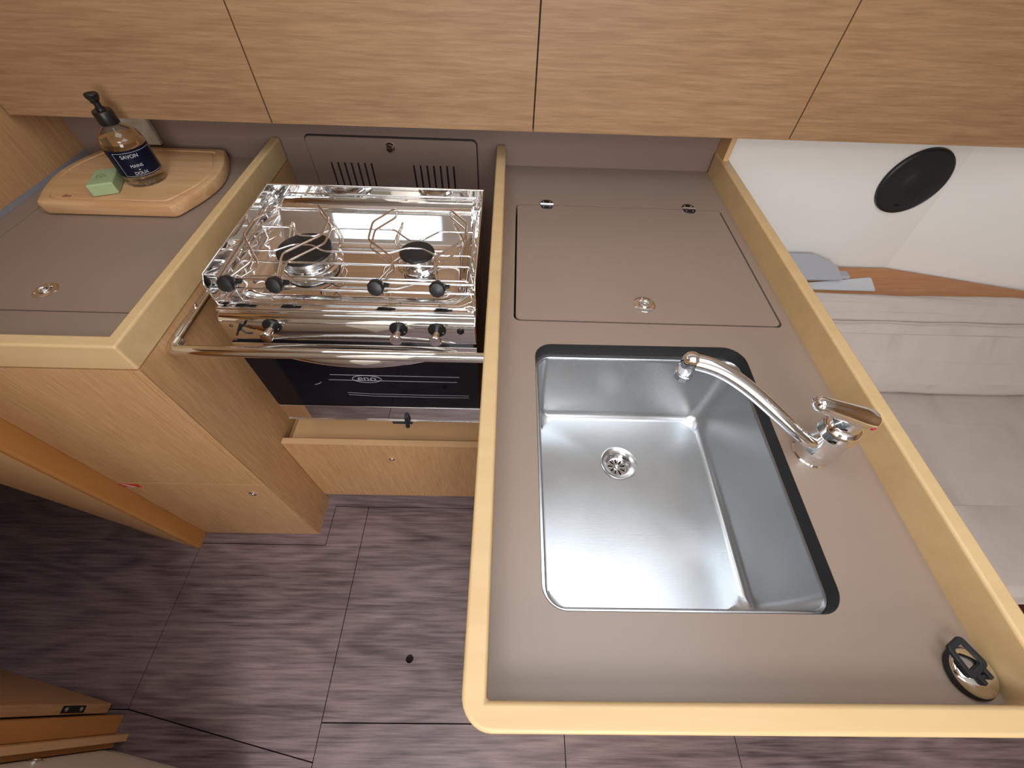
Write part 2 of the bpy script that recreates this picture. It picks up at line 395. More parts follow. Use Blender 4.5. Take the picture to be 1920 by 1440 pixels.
# ------------------------------------------------------------ backsplash parts
bs = thing('backsplash_panel', 'taupe removable panel with two groups of slots on the wall behind the stove', 'panel', (-.33, 1.169, .80))
out = rpoly([(-.535, .70), (-.09, .70), (-.09, .9365), (-.540, .9375)], .012, 5)
def slot(x, z0, z1, w=.0026): return rpoly([(x-w, z0), (x+w, z0), (x+w, z1), (x-w, z1)], .0022, 3)
slots = [slot(-.489+i*.0182, .79, .873) for i in range(7)]+[slot(-.264+i*.0182, .79, .871) for i in range(7)]
bm = bmesh.new(); plate(bm, out, slots, 1.1640, 1.1685, 'y'); finish('vent_panel', bm, TAUPE_D, bs)
bm = bmesh.new(); prism(bm, rpoly([(-.538, .697), (-.087, .697), (-.087, .9395), (-.543, .9405)], .014, 5), 1.1688, 1.1705, 'y'); finish('shadow_gap', bm, SEAL_SHADE, bs)
LATHE('knob', [(.0125, 0), (.0125, .003), (.0095, .006), (.0095, .011), (.0075, .0135), (0, .0145)], (-.319, 1.164, .916), CHROME, bs, 28, (0, -1, 0))
t = thing('socket_cover', 'white plastic socket cover on the taupe wall behind the soap bottle', 'socket', (-.945, 1.17, .935))
BOX('plate', -.992, -.924, 1.158, 1.1705, .905, .985, WPLAST, t, bevel=.002)
t = tag(BOX('end_panel', .552, .566, 1.112, 1.1705, .8755, 1.0105, OAK_EDGE, bevel=.001), 'small upright oak strip closing the right end of the taupe backsplash', 'panel')

# ------------------------------------------------------------ peninsula with sink
t = thing('base_cabinet', 'oak peninsula cabinet carrying the sink worktop', 'cabinet', (.27, .58, 0))
bm = bmesh.new(); ins = rpoly([(.03, .06), (.455, .06), (.455, .53), (.03, .53)], .02, 3)
plate(bm, [(-.031, .002), (.568, .002), (.568, 1.17), (-.031, 1.17)], [ins], 0, .8475); finish('body', bm, OAK_Z, t, bevel=.001)
BOX('side_panel', -.0345, -.0315, .45, .945, 0, .80, OAK_Z, t, bevel=.001)
wt = thing('worktop', 'taupe laminate sink worktop with a pale wood raised edge', 'worktop', (.27, .58, .875))
lid_hole = rpoly([(.0135, .5645), (.5275, .5625), (.5260, .9725), (.0175, .9745)], .013, 5)
sink_hole = rpoly([(.050, .0805), (.4165, .0805), (.4290, .5090), (.0520, .5070)], [.030, .030, .036, .030], 8)
bm = bmesh.new(); plate(bm, [(-.012, -.004), (.549, -.004), (.549, 1.170), (-.012, 1.170)], [lid_hole, sink_hole], .850, .875)
finish('top', bm, TAUPE, wt)
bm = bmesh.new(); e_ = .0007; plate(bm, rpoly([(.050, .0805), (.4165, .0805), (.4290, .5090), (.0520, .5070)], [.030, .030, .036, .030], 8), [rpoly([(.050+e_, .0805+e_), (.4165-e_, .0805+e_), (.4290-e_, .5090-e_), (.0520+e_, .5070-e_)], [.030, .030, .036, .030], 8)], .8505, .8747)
cut_edge = finish('cutout_edge', bm, SEAL_SHADE, wt); cut_edge['label'] = 'black edge of the sink cutout'
lid = bmesh.new(); plate(lid, rpoly([(.0176, .5686), (.5234, .5666), (.5219, .9684), (.0216, .9704)], .0105, 5), [], .852, .875)
lid = finish('lid', lid, TAUPE, wt)
bm = bmesh.new(); prism(bm, rpoly([(.0, .552), (.540, .550), (.540, .985), (.004, .987)], .012, 4), .8468, .8495); finish('lid_seal', bm, SEAL_SHADE, wt)
def hinge(x, y, ang):
    M = Matrix.Translation((x, y, .875)) @ Matrix.Rotation(ang, 4, 'Z') @ Matrix.Diagonal((1.15, 1.25, 1, 1))
    bm = bmesh.new()
    for s in (1, -1):
        pts = [(-.013, .001*s), (.013, .001*s), (.0125, .009*s), (.008, .0145*s), (0, .016*s), (-.008, .0145*s), (-.0125, .009*s)]
        if s < 0: pts = pts[::-1]
        k = len(bm.verts); prism(bm, pts, .0, .0022); bm.verts.ensure_lookup_table()
        for v_ in bm.verts[k:]: v_.co = M @ v_.co
    h = finish('hinge', bm, NAVYREF, lid, bevel=.0004, seg=1)
    TUBE('pin', [M @ Vector((-.0135, 0, .0028)), M @ Vector((.0135, 0, .0028))], .0028, CHROME, None, 12)
    pin = bpy.context.scene.collection.objects[-1]; pin.parent = h
    for s in (1, -1):
        for q in (-.007, .007):
            LATHE('screw', [(.0022, 0), (.0018, .0008), (0, .001)], M @ Vector((q, .009*s, .0021)), CHROME, None, 10)
            o = C.objects[-1]; o.parent = h
hinge(.094, .9735, -.02); hinge(.448, .9725, -.02)
def ring_pull(c, parent, ang=0, r=.022):
    M = Matrix.Translation(c) @ Matrix.Rotation(ang, 4, 'Z')
    bm = bmesh.new(); lathe(bm, [(.0115, .0005), (.0125, .0024), (r-.004, .0022), (r, .0002)], c, 40, cap0=False, cap1=False)
    lathe(bm, [(.0115, .0006), (0, .0003)], c, 40, cap0=False)
    f = finish('ring_pull', bm, MIRROR, parent, smooth=40)
    L = [M @ Vector((.0088*math.cos(a), .0088*math.sin(a)-.002, .0034)) for a in [2*PI*k/28 for k in range(28)]]
    bm = bmesh.new(); tube(bm, L, .0020, 8, True); tube(bm, [M @ Vector((-.0075, .0085, .003)), M @ Vector((.0075, .0085, .003))], .0022, 8)
    o = finish('ring', bm, CHROME, None, smooth=50); o.parent = f
    o = LATHE('well', [(.0075, .0008), (.0060, .0012), (.0035, .0010), (0, .0009)], M @ Vector((0, -.002, 0)), STEEL, None, 24, cap0=False); o.parent = f
    for k in range(3):
        a = math.radians(90+120*k); o = LATHE('screw', [(.0019, .0021), (.0016, .0029), (0, .0031)], M @ Vector((.0168*math.cos(a), .0168*math.sin(a), 0)), CHROME, None, 10); o.parent = f
ring_pull((.271, .618, .875), lid, .1)
# fiddle rails (raised wooden edge)
def fiddle(name, pts, z0, z1, mat, parent, bevel=.0045):
    bm = bmesh.new(); prism(bm, pts, z0, z1); return finish(name, bm, mat, parent, bevel=bevel, seg=4, ang=25)
bm = bmesh.new()
U = [(-.035, 1.165), (-.011, 1.165), (-.011, -.0035), (.5485, -.0035), (.5485, 1.165), (.572, 1.165), (.572, -.028)]
U = U+rpoly([(.572, -.028), (-.035, -.028), (-.035, 1.165)], [0, .030, 0], 8)[1:-1]
plate(bm, U, [], .850, .9305)
finish('raised_edge', bm, ASH, wt, bevel=.0045, seg=4, ang=28)

# the sink
sk = thing('sink', 'square brushed stainless steel sink set under the taupe worktop', 'sink', (.235, .295, .69))
def srect(x0, x1, y0, y1, r, z, dx=0):
    return [(p[0], p[1], z) for p in rpoly([(x0, y0), (x1, y0), (x1+dx, y1), (x0, y1)], r, 6)]
bm = bmesh.new()
L = [srect(.036, .446, .066, .523, .034, .8485), srect(.0565, .4215, .0865, .4995, .026, .8485, .010), srect(.0585, .4195, .0885, .4975, .024, .8475, .010),
     srect(.0600, .4170, .0900, .4960, .022, .842, .010), srect(.0615, .4080, .0940, .4850, .020, .77, .008),
     srect(.0640, .4000, .0990, .4740, .020, .712, .006), srect(.0680, .3960, .1030, .4690, .022, .700, .006), srect(.0780, .3860, .1130, .4590, .026, .6935, .006)]
R_ = [[bm.verts.new(p) for p in l] for l in L]
for A, B in zip(R_, R_[1:]):
    n = len(A)
    for k in range(n): bm.faces.new((A[k], A[(k+1) % n], B[(k+1) % n], B[k]))
# bottom with a hole for the drain
dc = (.226, .366)
inner = [bm.verts.new((dc[0]+.0325*math.cos(2*PI*k/28), dc[1]+.0325*math.sin(2*PI*k/28), .6900)) for k in range(28)]
ed = [bm.edges.get((R_[-1][k], R_[-1][(k+1) % 28])) for k in range(28)]+[bm.edges.new((inner[k], inner[(k+1) % 28])) for k in range(28)]
bmesh.ops.triangle_fill(bm, use_beauty=True, edges=ed)
bowl = finish('bowl', bm, SINKM, sk, smooth=60)
bowl.modifiers.new('wn', 'WEIGHTED_NORMAL').weight = 100
dr = LATHE('drain', [(.0345, .6905), (.0350, .6918), (.0335, .6925), (.0270, .6905), (.0235, .688), (.0215, .676), (.0205, .668), (.021, .660), (.021, .655)], (dc[0], dc[1], 0), STEEL, sk, 40, cap0=False, cap1=False)
bm = bmesh.new()
holes = []
for k in range(9):
    a = 2*PI*k/9+.2
    c_, s_ = math.cos(a), math.sin(a)
    holes.append([(dc[0]+c_*x-s_*y, dc[1]+s_*x+c_*y) for x, y in ((.0075, -.0010), (.0165, -.0018), (.0172, 0), (.0165, .0018), (.0075, .0010))])
plate(bm, [(dc[0]+.0205*math.cos(2*PI*k/36), dc[1]+.0205*math.sin(2*PI*k/36)) for k in range(36)], holes, .670, .6715)
st = finish('strainer', bm, CHROME, None); st.parent = dr
bm = bmesh.new(); lathe(bm, [(.005, .6714), (.0048, .674), (.003, .676), (0, .6765)], (*dc, 0), 16)
for k in range(9):
    a = 2*PI*(k+.5)/9+.2; tube(bm, [(dc[0]+.004*math.cos(a), dc[1]+.004*math.sin(a), .6725), (dc[0]+.018*math.cos(a), dc[1]+.018*math.sin(a), .6722)], .0015, 6)
st2 = finish('strainer_boss', bm, CHROME, None, smooth=40); st2.parent = dr
o = LATHE('drain_pipe', [(.0215, .6545), (.0215, .6555)], (*dc, 0), DARK, None, 24); o.parent = dr

# mixer tap
fc = Vector((.463, .297, .875))
fa = thing('mixer_tap', 'chrome single lever mixer tap standing right of the sink', 'tap', fc)
LATHE('body', [(.0268, 0), (.0268, .003), (.0250, .005), (.0248, .022), (.0252, .023), (.0250, .024), (.0250, .060), (.0255, .061), (.0255, .0625), (.0250, .0635), (.0248, .072), (.0235, .078), (.0205, .082), (.0178, .084), (.0168, .088), (.0165, .094), (.0172, .104)], fc, CHROME, fa, 48)
bm = bmesh.new()
sp_pts = [fc+Vector((-.012, -.003, .036)), fc+Vector((-.030, -.006, .044)), Vector((.412, .300, .930)), Vector((.385, .318, .945)), Vector((.350, .344, .962)), Vector((.318, .365, .973)), Vector((.290, .378, .978)), Vector((.264, .386, .978))]
# smooth through catmull-rom
def cr(P, n=6):
    o = []
    for i in range(len(P)-1):
        a, b, c, d = P[max(i-1, 0)], P[i], P[i+1], P[min(i+2, len(P)-1)]
        for k in range(n):
            t = k/n; o.append(.5*((2*b)+(c-a)*t+(2*a-5*b+4*c-d)*t*t+(3*b-a-3*c+d)*t**3))
    o.append(P[-1]); return o
pth = cr(sp_pts); N = len(pth)
tube(bm, pth, [.0085+.0035*min(1, i/N*1.15) for i in range(N)], 20)
sp = finish('spout', bm, CHROME, fa, smooth=50)
tip = Vector((.266, .385, .978))
LATHE('spout_head', [(0, .0135), (.006, .0130), (.0105, .010), (.0128, .004), (.0130, -.004), (.0128, -.016), (.0122, -.017), (.0122, -.024), (.0135, -.0245), (.0135, -.034), (.0115, -.0345), (.0105, -.031), (0, -.031)], tip, CHROME, fa, 32)
# lever: neck on top, blade rising towards the sink side
ld = Vector((-.0760, .004, .026)); L0 = fc+Vector((.010, -.004, .103)); 
bm = bmesh.new()
loops = []
q = Vector((0, 0, 1)); d = ld.normalized(); w = d.cross(q).normalized(); h = w.cross(d).normalized()
for t_, a_, b_ in ((-.016, .002, .002), (-.014, .010, .010), (-.006, .0138, .0138), (.012, .0140, .0140), (.04, .0125, .0120), (.065, .0112, .0105), (.080, .0105, .0095), (.085, .008, .007), (.0865, .002, .001)):
    c_ = L0+d*t_
    loops.append([c_+w*a_*math.copysign(abs(math.cos(x))**.9, math.cos(x))+h*b_*math.copysign(abs(math.sin(x))**.9, math.sin(x)) for x in [2*PI*k/24 for k in range(24)]])
loft(bm, loops, True, True); finish('lever', bm, CHROME, fa, smooth=60)
LATHE('red_dot', [(.003, 0), (.0028, .0006), (0, .0008)], L0+Vector((.006, -.0135, -.004)), REDD, fa, 14, (.1, -1, -.1)); fa.children[-1]['label'] = 'red marker'
LATHE('blue_dot', [(.0042, 0), (.004, .0006), (0, .0008)], fc+Vector((-.0195, .0060, .0755)), BLUED, fa, 14, (-.75, .2, .6)); fa.children[-1]['label'] = 'blue and red marker'
LATHE('red_half_dot', [(.0030, 0), (.0028, .0006), (0, .0008)], fc+Vector((-.0195, .0105, .0772)), REDD, fa, 14, (-.65, .4, .65))

# sink plug lying in the corner: chrome dome, black rubber rim, black loop handle
pc = Vector((.5225, .0240, .875))
pl = thing('sink_plug', 'round chrome and black rubber sink plug with a folded loop handle, in the worktop corner', 'plug', pc)
LATHE('rubber_rim', [(.0215, 0), (.0245, .002), (.0248, .006), (.0235, .0085), (.020, .009)], pc, BLACKR, pl, 40)
LATHE('dome', [(.0232, .0088), (.0228, .0105), (.0195, .0135), (.013, .0158), (.006, .0168), (0, .017)], pc, CHROME, pl, 40, cap0=False)
M = Matrix.Translation(pc+Vector((-.010, .013, .021))) @ Matrix.Rotation(math.radians(118), 4, 'Z') @ Matrix.Rotation(math.radians(-6), 4, 'Y')
bm = bmesh.new(); 
plate(bm, rpoly([(-.015, -.0155), (.018, -.0125), (.018, .0125), (-.015, .0155)], .005, 4), [rpoly([(-.009, -.0095), (.012, -.0075), (.012, .0075), (-.009, .0095)], .003, 4)], -.0025, .0025)
for v_ in bm.verts: v_.co = M @ v_.co
finish('loop_handle', bm, BLACKR, pl, bevel=.0012)
bm = bmesh.new(); box(bm, -.024, -.014, -.0085, -.0030, -.006, .003, M); box(bm, -.024, -.014, .0030, .0085, -.006, .003, M); box(bm, -.021, -.017, -.003, .003, -.003, .001, M)
finish('hinge_bracket', bm, BLACKR, pl, bevel=.001)

# ------------------------------------------------------------ left cabinet, worktop, fridge lid
t = thing('base_cabinet', 'tall oak base cabinet left of the stove with a small lower flap', 'cabinet', (-.87, .8, 0))
bm = bmesh.new(); plate(bm, [(-1.145, .4280), (-.608, .4280), (-.608, 1.170), (-1.145, 1.170)], [], 0.0, .846); plate(bm, [(-1.145, .4280), (-.608, .4280), (-.608, 1.170), (-1.145, 1.170)], [[(-1.144, .4470), (-.6272, .4470), (-.6272, 1.169), (-1.144, 1.169)]], .846, .8722); bmesh.ops.remove_doubles(bm, verts=bm.verts[:], dist=.0001); finish('body', bm, OAK_Z, t, bevel=0)
BOX('front_panel', -1.144, -.6215, .4262, .4279, .4115, .8722, OAK_Z, t, bevel=.0006)
BOX('corner_strip', -.6205, -.6070, .4262, .4279, .4115, .8722, OAK_Z, t, bevel=.0012)
fl = BOX('flap', -1.144, -.609, .4262, .4279, .004, .4090, OAK_Z, t, bevel=.0006)
def push_knob(x, y, z, parent, r=.0085):
    k = LATHE('knob', [(r*1.25, 0), (r*1.25, .0012), (r*1.0, .0026), (r*.8, .0014), (r*.55, .0016), (r*.5, .0045), (0, .0055)], (x, y, z), CHROME, parent, 24, (0, -1, 0)); return k
BOX('flap_edge', -1.144, -.609, .4258, .4263, .4070, .4092, OAK_EDGE, t, bevel=0)
push_knob(-.665, .4262, .349, fl)
bm = bmesh.new(); prism(bm, rpoly([(-.985, .379), (-.935, .379), (-.935, .399), (-.985, .399)], .003, 3), .4256, .4262, 'y'); st_ = finish('sticker', bm, STICK, fl)
bm = bmesh.new(); prism(bm, [(-.978, .3965), (-.970, .3965), (-.948, .382), (-.957, .382)], .4252, .4256, 'y'); prism(bm, [(-.972, .3815), (-.950, .3815), (-.950, .3835), (-.972, .3835)], .42515, .4252, 'y'); o = finish('sticker_print', bm, WPLAST, fl)
wl = thing('worktop', 'taupe laminate worktop under the cutting board, with a pale wood raised edge', 'worktop', (-.88, .8, .875))
hl = [(-1.0935, .5590), (-.6275, .5590), (-.6275, .9800), (-1.0895, .9800)]
bm = bmesh.new(); plate(bm, [(-1.1455, .4500), (-.6275, .4500), (-.6275, .5582), (-1.0945, .5582), (-1.0905, .9808), (-.6275, .9808), (-.6275, 1.1705), (-1.1455, 1.1705)], [], .850, .875)
finish('top', bm, TAUPE, wl, bevel=.0004, seg=1)
bm = bmesh.new(); plate(bm, [(-1.0920, .5606), (-.6285, .5606), (-.6285, .9785), (-1.0882, .9785)], [], .852, .875); lid2 = finish('lid', bm, TAUPE, wl, bevel=.0004, seg=1)
BOX('lid_seal', -1.11, -.6285, .55, .99, .8468, .8495, SEAL_SHADE, wl, bevel=0)
ring_pull((-.885, .615, .875), lid2, .2)
U = [(-.6290, 1.168), (-.607, 1.168), (-.607, .427), (-1.146, .427), (-1.146, .4515), (-.6290, .4515)]
bm = bmesh.new(); plate(bm, U, [], .8728, .9305); finish('raised_edge', bm, ASH, wl, bevel=.0045, seg=4, ang=28)
bm = bmesh.new(); prism(bm, [(-1.1455, .8752), (-1.1405, .8752), (-1.1445, .8845), (-1.1455, .8845)], .452, 1.17, 'y'); finish('sealant', bm, SILIC, wl)

# ------------------------------------------------------------ things on the left worktop
cb = thing('cutting_board', 'thick pale bamboo cutting board with bowed ends under the soap', 'cutting board', (-.90, 1.0, .8752))
def board_outline(s=0):
    x0, x1, y0, y1 = -1.056+s, -.752-s, .868+s, 1.150-s
    pts = [(x0+.012, y0), (x1-.008, y0)]
    R = [(x1, y0+.006)]
    n = 10
    R += [(x1+.038*math.sin(PI*k/n)*(1 if k < n else 1), y0+.006+(y1-y0-.012)*k/n) for k in range(1, n)]
    R += [(x1, y1-.006), (x1-.010, y1), (x0+.010, y1), (x0, y1-.006)]
    R += [(x0-.038*math.sin(PI*k/n), y1-.006-(y1-y0-.012)*k/n) for k in range(1, n)]
    R += [(x0, y0+.006)]
    return pts+R
bm = bmesh.new(); BZ = .9045
rings = [(0.008, .8755), (0.001, .8790), (0, .8830), (0, .8990), (.0015, .9030), (.004, BZ), (.017, BZ), (.0185, BZ-.0022), (.0225, BZ-.0022), (.024, BZ)]
loft(bm, [[(p[0], p[1], z) for p in board_outline(s)] for s, z in rings], True, True)
finish('board', bm, BAMBOO, cb, smooth=30)
bm = bmesh.new(); text_bm(bm, 'dm', .016, lambda c: Vector((-1.003+c.x*1.0, .899+c.y, BZ-.0000+c.z)), .0003); finish('burnt_mark', bm, BRAND, cb)
bc = Vector((-.868, .985, BZ+.0004))
bt = thing('soap_bottle', 'clear pump bottle of amber liquid soap with a navy label', 'bottle', bc)
prof = [(.038, 0), (.0415, .002), (.0425, .005), (.0425, .084), (.041, .092), (.036, .102), (.027, .111), (.0175, .117), (.0150, .120), (.0145, .126)]
LATHE('bottle_wall', prof, bc, BOTTLE, bt, 56)
liq = [(.0365, .003), (.0400, .005), (.0410, .008), (.0410, .084), (.0400, .0895)]
LATHE('liquid', liq, bc, LIQUID, bt, 56)
LATHE('collar', [(.0185, .1205), (.0190, .122), (.0190, .1435), (.0175, .146), (.009, .1465), (.0085, .151), (.0065, .152), (.0065, .164)], bc, BLACK, bt, 36)
pd = Vector((.45, -.89, 0)).normalized()
bm = bmesh.new(); lathe(bm, [(.0065, .162), (.0095, .164), (.0125, .171), (.0130, .175), (.0115, .1765), (.010, .1755), (0, .175)], bc, 32)
tube(bm, smooth_path([bc+Vector((0, 0, .169))+pd*.002, bc+Vector((0, 0, .170))+pd*.014, bc+Vector((0, 0, .166))+pd*.020], .004), .0042, 10)
finish('pump_head', bm, BLACK, bt, smooth=40)
# label wrapped round the bottle
lr = .0431; az0 = math.radians(-36)   # direction of the label's front edge line
def wrap(u, z, r=lr): a = az0+u/lr; return Vector((bc.x+r*math.cos(a), bc.y+r*math.sin(a), bc.z+z))
bm = bmesh.new(); n = 40; u0, u1 = -.125, .045
g0 = [[bm.verts.new(wrap(u0+(u1-u0)*k/n, z)) for k in range(n+1)] for z in (.0240, .0800)]
for k in range(n): bm.faces.new((g0[0][k], g0[0][k+1], g0[1][k+1], g0[1][k]))
bmesh.ops.solidify(bm, geom=bm.faces[:], thickness=-.0003)
lb = finish('label', bm, LABEL, bt, smooth=40)
bm = bmesh.new()
rr = lr+.0004
uL = -.046; uR = .038
def strip(u0, u1, z0, z1, m=12):
    for k in range(m):
        a, b = u0+(u1-u0)*k/m, u0+(u1-u0)*(k+1)/m
        bm.faces.new([bm.verts.new(wrap(a, z0, rr)), bm.verts.new(wrap(b, z0, rr)), bm.verts.new(wrap(b, z1, rr)), bm.verts.new(wrap(a, z1, rr))])
strip(uL, uL+.0007, .026, .075, 1); strip(uL, uR, .026, .0266); strip(uL, uR, .0745, .0751); strip(uR, uR+.0007, .026, .075, 1)
for s_, uu, zz, sz in (('SAVON', -.016, .067, .0105), ('POUR', -.016, .0545, .0055), ('MAINS', -.013, .047, .0085), ('♥', -.012, .039, .006), ('DOUX', -.012, .0315, .0090)):
    if s_ in ('POUR',): continue
    if s_ == '♥':
        k = len(bm.verts); hp = [(0, -.0018), (.0018, .0002), (.0012, .0014), (0, .0007), (-.0012, .0014), (-.0018, .0002)]
        bm.faces.new([bm.verts.new(wrap(uu+x, zz+y, rr)) for x, y in hp]); continue
    text_bm(bm, s_, sz, lambda c: wrap(uu+c.x, zz+c.y, rr+c.z), .0001)
o = finish('label_print', bm, LTEXT, lb)
o.location = (0, 0, 0)
sb = thing('soap_bar', 'pale green square bar of soap on the cutting board', 'soap', (-.9225, .925, BZ))
M = Matrix.Translation((-.9305, .938, BZ+.0004)) @ Matrix.Rotation(math.radians(22), 4, 'Z')
bm = bmesh.new(); prism(bm, [(-.026, -.036), (.026, -.036), (.028, .040), (-.019, .040)], 0, .0265)
for v_ in bm.verts: v_.co = M @ v_.co
finish('bar', bm, GREEN, sb, bevel=.0035, seg=4)
SD = plain('soap_stamp', srgb(116, 134, 92), .6)
bm = bmesh.new(); tube(bm, [M @ Vector((.009*math.cos(a), .009*math.sin(a), .0269)) for a in [2*PI*k/24 for k in range(24)]], .0006, 6, True)
tube(bm, [M @ Vector((-.004, .003, .0269)), M @ Vector((0, -.004, .0269)), M @ Vector((.004, .003, .0269))], .0006, 6); finish('stamp', bm, SD, sb)

# ------------------------------------------------------------ drawer unit under the stove
t = thing('drawer_unit', 'low oak drawer front with a round knob beneath the oven', 'drawer', (-.32, .6, 0))
BOX('ledge', -.588, -.0355, .5600, .700, .385, .4010, OAK_EDGE, t, bevel=.001)
BOX('base', -.6065, -.0355, .562, .69, .055, .384, OAK_Z, t, bevel=0)
df = BOX('drawer_front', -.6065, -.0355, .5450, .5605, .055, .4120, OAK_Z, t, bevel=.0015)
bm = bmesh.new(); box(bm, -.6060, -.0360, .5445, .5612, .4105, .4128); o = finish('edge_band', bm, OAK_EDGE, None); o.parent = df
push_knob(-.322, .5450, .328, df, .007)
BOX('plinth', -.6065, -.0355, .551, .69, 0.0, .054, FLOORW, t, bevel=0)

# ------------------------------------------------------------ stove
X0, X1, YB, YF = -.588, -.062, .986, .622
DZ = .836
sv = thing('stove', 'polished steel two burner gas stove and oven hanging between the counters', 'stove', (-.325, .80, .455))
BOX('oven_body', X0+.010, X1-.006, .606, .975, .456, .800, STEEL, sv, bevel=.003)
# deck with a shallow basin that curves up at the back
bm = bmesh.new()
def ring(i, z, r=.02): return [(p[0], p[1], z) for p in rpoly([(X0+i, YF+i), (X1-i, YF+i), (X1-i, YB-i-.004), (X0+i, YB-i-.004)], r, 5)]
lo = [ring(0, DZ-.035, .008), ring(-.0, DZ-.003, .008), ring(.002, DZ, .008), ring(.018, DZ, .015)]
def basin(i, z, yb): return [(p[0], p[1], z) for p in rpoly([(X0+i, YF+i+.012), (X1-i, YF+i+.012), (X1-i, yb), (X0+i, yb)], .03, 5)]
lo += [basin(.022, DZ-.003, .960), basin(.030, DZ-.0060, .945), basin(.034, DZ-.0105, .930), basin(.038, DZ-.0150, .915), basin(.042, DZ-.0195, .900), basin(.050, DZ-.0228, .885), basin(.060, DZ-.0240, .870), basin(.075, DZ-.0240, .860)]
loft(bm, lo, True, True); finish('deck', bm, MIRROR, sv, smooth=50)
prof_ = [(.866, -.0238), (.875, -.0222), (.885, -.0180), (.897, -.0118), (.911, -.0035), (.927, .0070), (.944, .0175), (.960, .0260), (.975, .0300), (.9832, .0305)]
bm = bmesh.new(); prism(bm, [(y, DZ+z) for y, z in prof_]+[(.9832, DZ-.024)], X0+.030, X1-.030, 'x'); finish('deck_rear_slope', bm, MIRROR, sv, smooth=25)
TUBE('deck_lip', [(X0+.004, YF-.002, DZ-.004), (X1-.004, YF-.002, DZ-.004)], .0055, MIRROR, sv, 14)
# splash guard sheets
bm = bmesh.new(); box(bm, X0, X1, YB-.0025, YB, DZ-.01, .900); finish('back_guard', bm, MIRROR, sv, bevel=.0008)
for s_, x_ in ((0, X0), (1, X1-.0025)):
    bm = bmesh.new(); prism(bm, rpoly([(YF+.010, DZ-.01), (YB-.003, DZ-.01), (YB-.003, .900), (YF+.022, .900), (YF+.010, .888)], [0, 0, .001, .008, .004], 4), x_, x_+.0025, 'x')
    finish('side_guard', bm, MIRROR, sv, bevel=.0006, seg=1)
    TUBE('guard_edge', [(x_+.00125, YB, .900), (x_+.00125, YF+.022, .900), (x_+.00125, YF+.0100, .886), (x_+.00125, YF+.0100, DZ-.002)], .0018, MIRROR, sv, 8)
TUBE('guard_edge', [(X0, YB-.001, .9005), (X1, YB-.001, .9005)], .0024, MIRROR, sv, 8)
# burners
def burner(cx, cy, R, name):
    z = DZ-.024
    b = LATHE('burner', [(R*1.22, z), (R*1.25, z+.003), (R*1.15, z+.006), (R*1.02, z+.006), (R*1.0, z+.010), (R*.96, z+.0105)], (cx, cy, 0), MIRROR, sv, 48)
    o = LATHE('burner_cup', [(R*.90, z+.0105), (R*.80, z+.012), (R*.72, z+.020), (R*.95, z+.026), (R*.98, z+.028)], (cx, cy, 0), STEEL, None, 48, cap0=False, cap1=False); o.parent = b
    bm = bmesh.new(); lathe(bm, [(R*.93, z+.026), (R*1.0, z+.028), (R*1.0, z+.031), (R*.96, z+.033), (R*.4, z+.0335), (0, z+.033)], (cx, cy, 0), 48)
    o = finish('burner_cap', bm, BURN, None, smooth=35); o.parent = b
for o_ in (burner, ):
    pass
sv_loc = sv.location.copy()
def fixp(o):
    pass
burner(-.4645, .812, .062, 'large'); burner(-.2085, .812, .040, 'small')
# wire grate
GZ = .862
def gw(pts, closed=False, r=.0024, z=GZ): return smooth_path([(p[0], p[1], p[2] if len(p) > 2 else z) for p in pts], .008)
bm = bmesh.new()
xa, xb = X0+.018, X1-.018
tube(bm, gw([(xa, .867, DZ), (xa, .867, GZ), (-.568, .867), (-.508, .869), (-.474, .834), (-.441, .833), (-.407, .867), (-.266, .868), (-.229, .831), (-.193, .832), (-.160, .866), (xb, .866, GZ), (xb, .866, DZ)]), .0023, 8)
tube(bm, gw([(xa, .777, DZ), (xa, .777, GZ), (-.510, .777), (-.478, .801), (-.437, .800), (-.406, .779), (-.262, .779), (-.224, .799), (-.191, .797), (-.160, .776), (xb, .775, GZ), (xb, .775, DZ)]), .0023, 8)
tube(bm, gw([(xa, .738, DZ), (xa, .738, GZ), (xb, .737, GZ), (xb, .737, DZ)]), .0023, 8)
tube(bm, gw([(xa, .950, DZ), (xa, .950, GZ), (xb, .950, GZ), (xb, .950, DZ)]), .0023, 8)
tube(bm, gw([(xa, .690, DZ), (xa, .690, GZ), (xb, .690, GZ), (xb, .690, DZ)]), .0023, 8)
tube(bm, [(xa, .960, GZ-.002), (xa, .655, GZ-.002)], .0023, 8); tube(bm, [(xb, .960, GZ-.002), (xb, .655, GZ-.002)], .0023, 8)
finish('grate', bm, CHROME, sv, smooth=50)
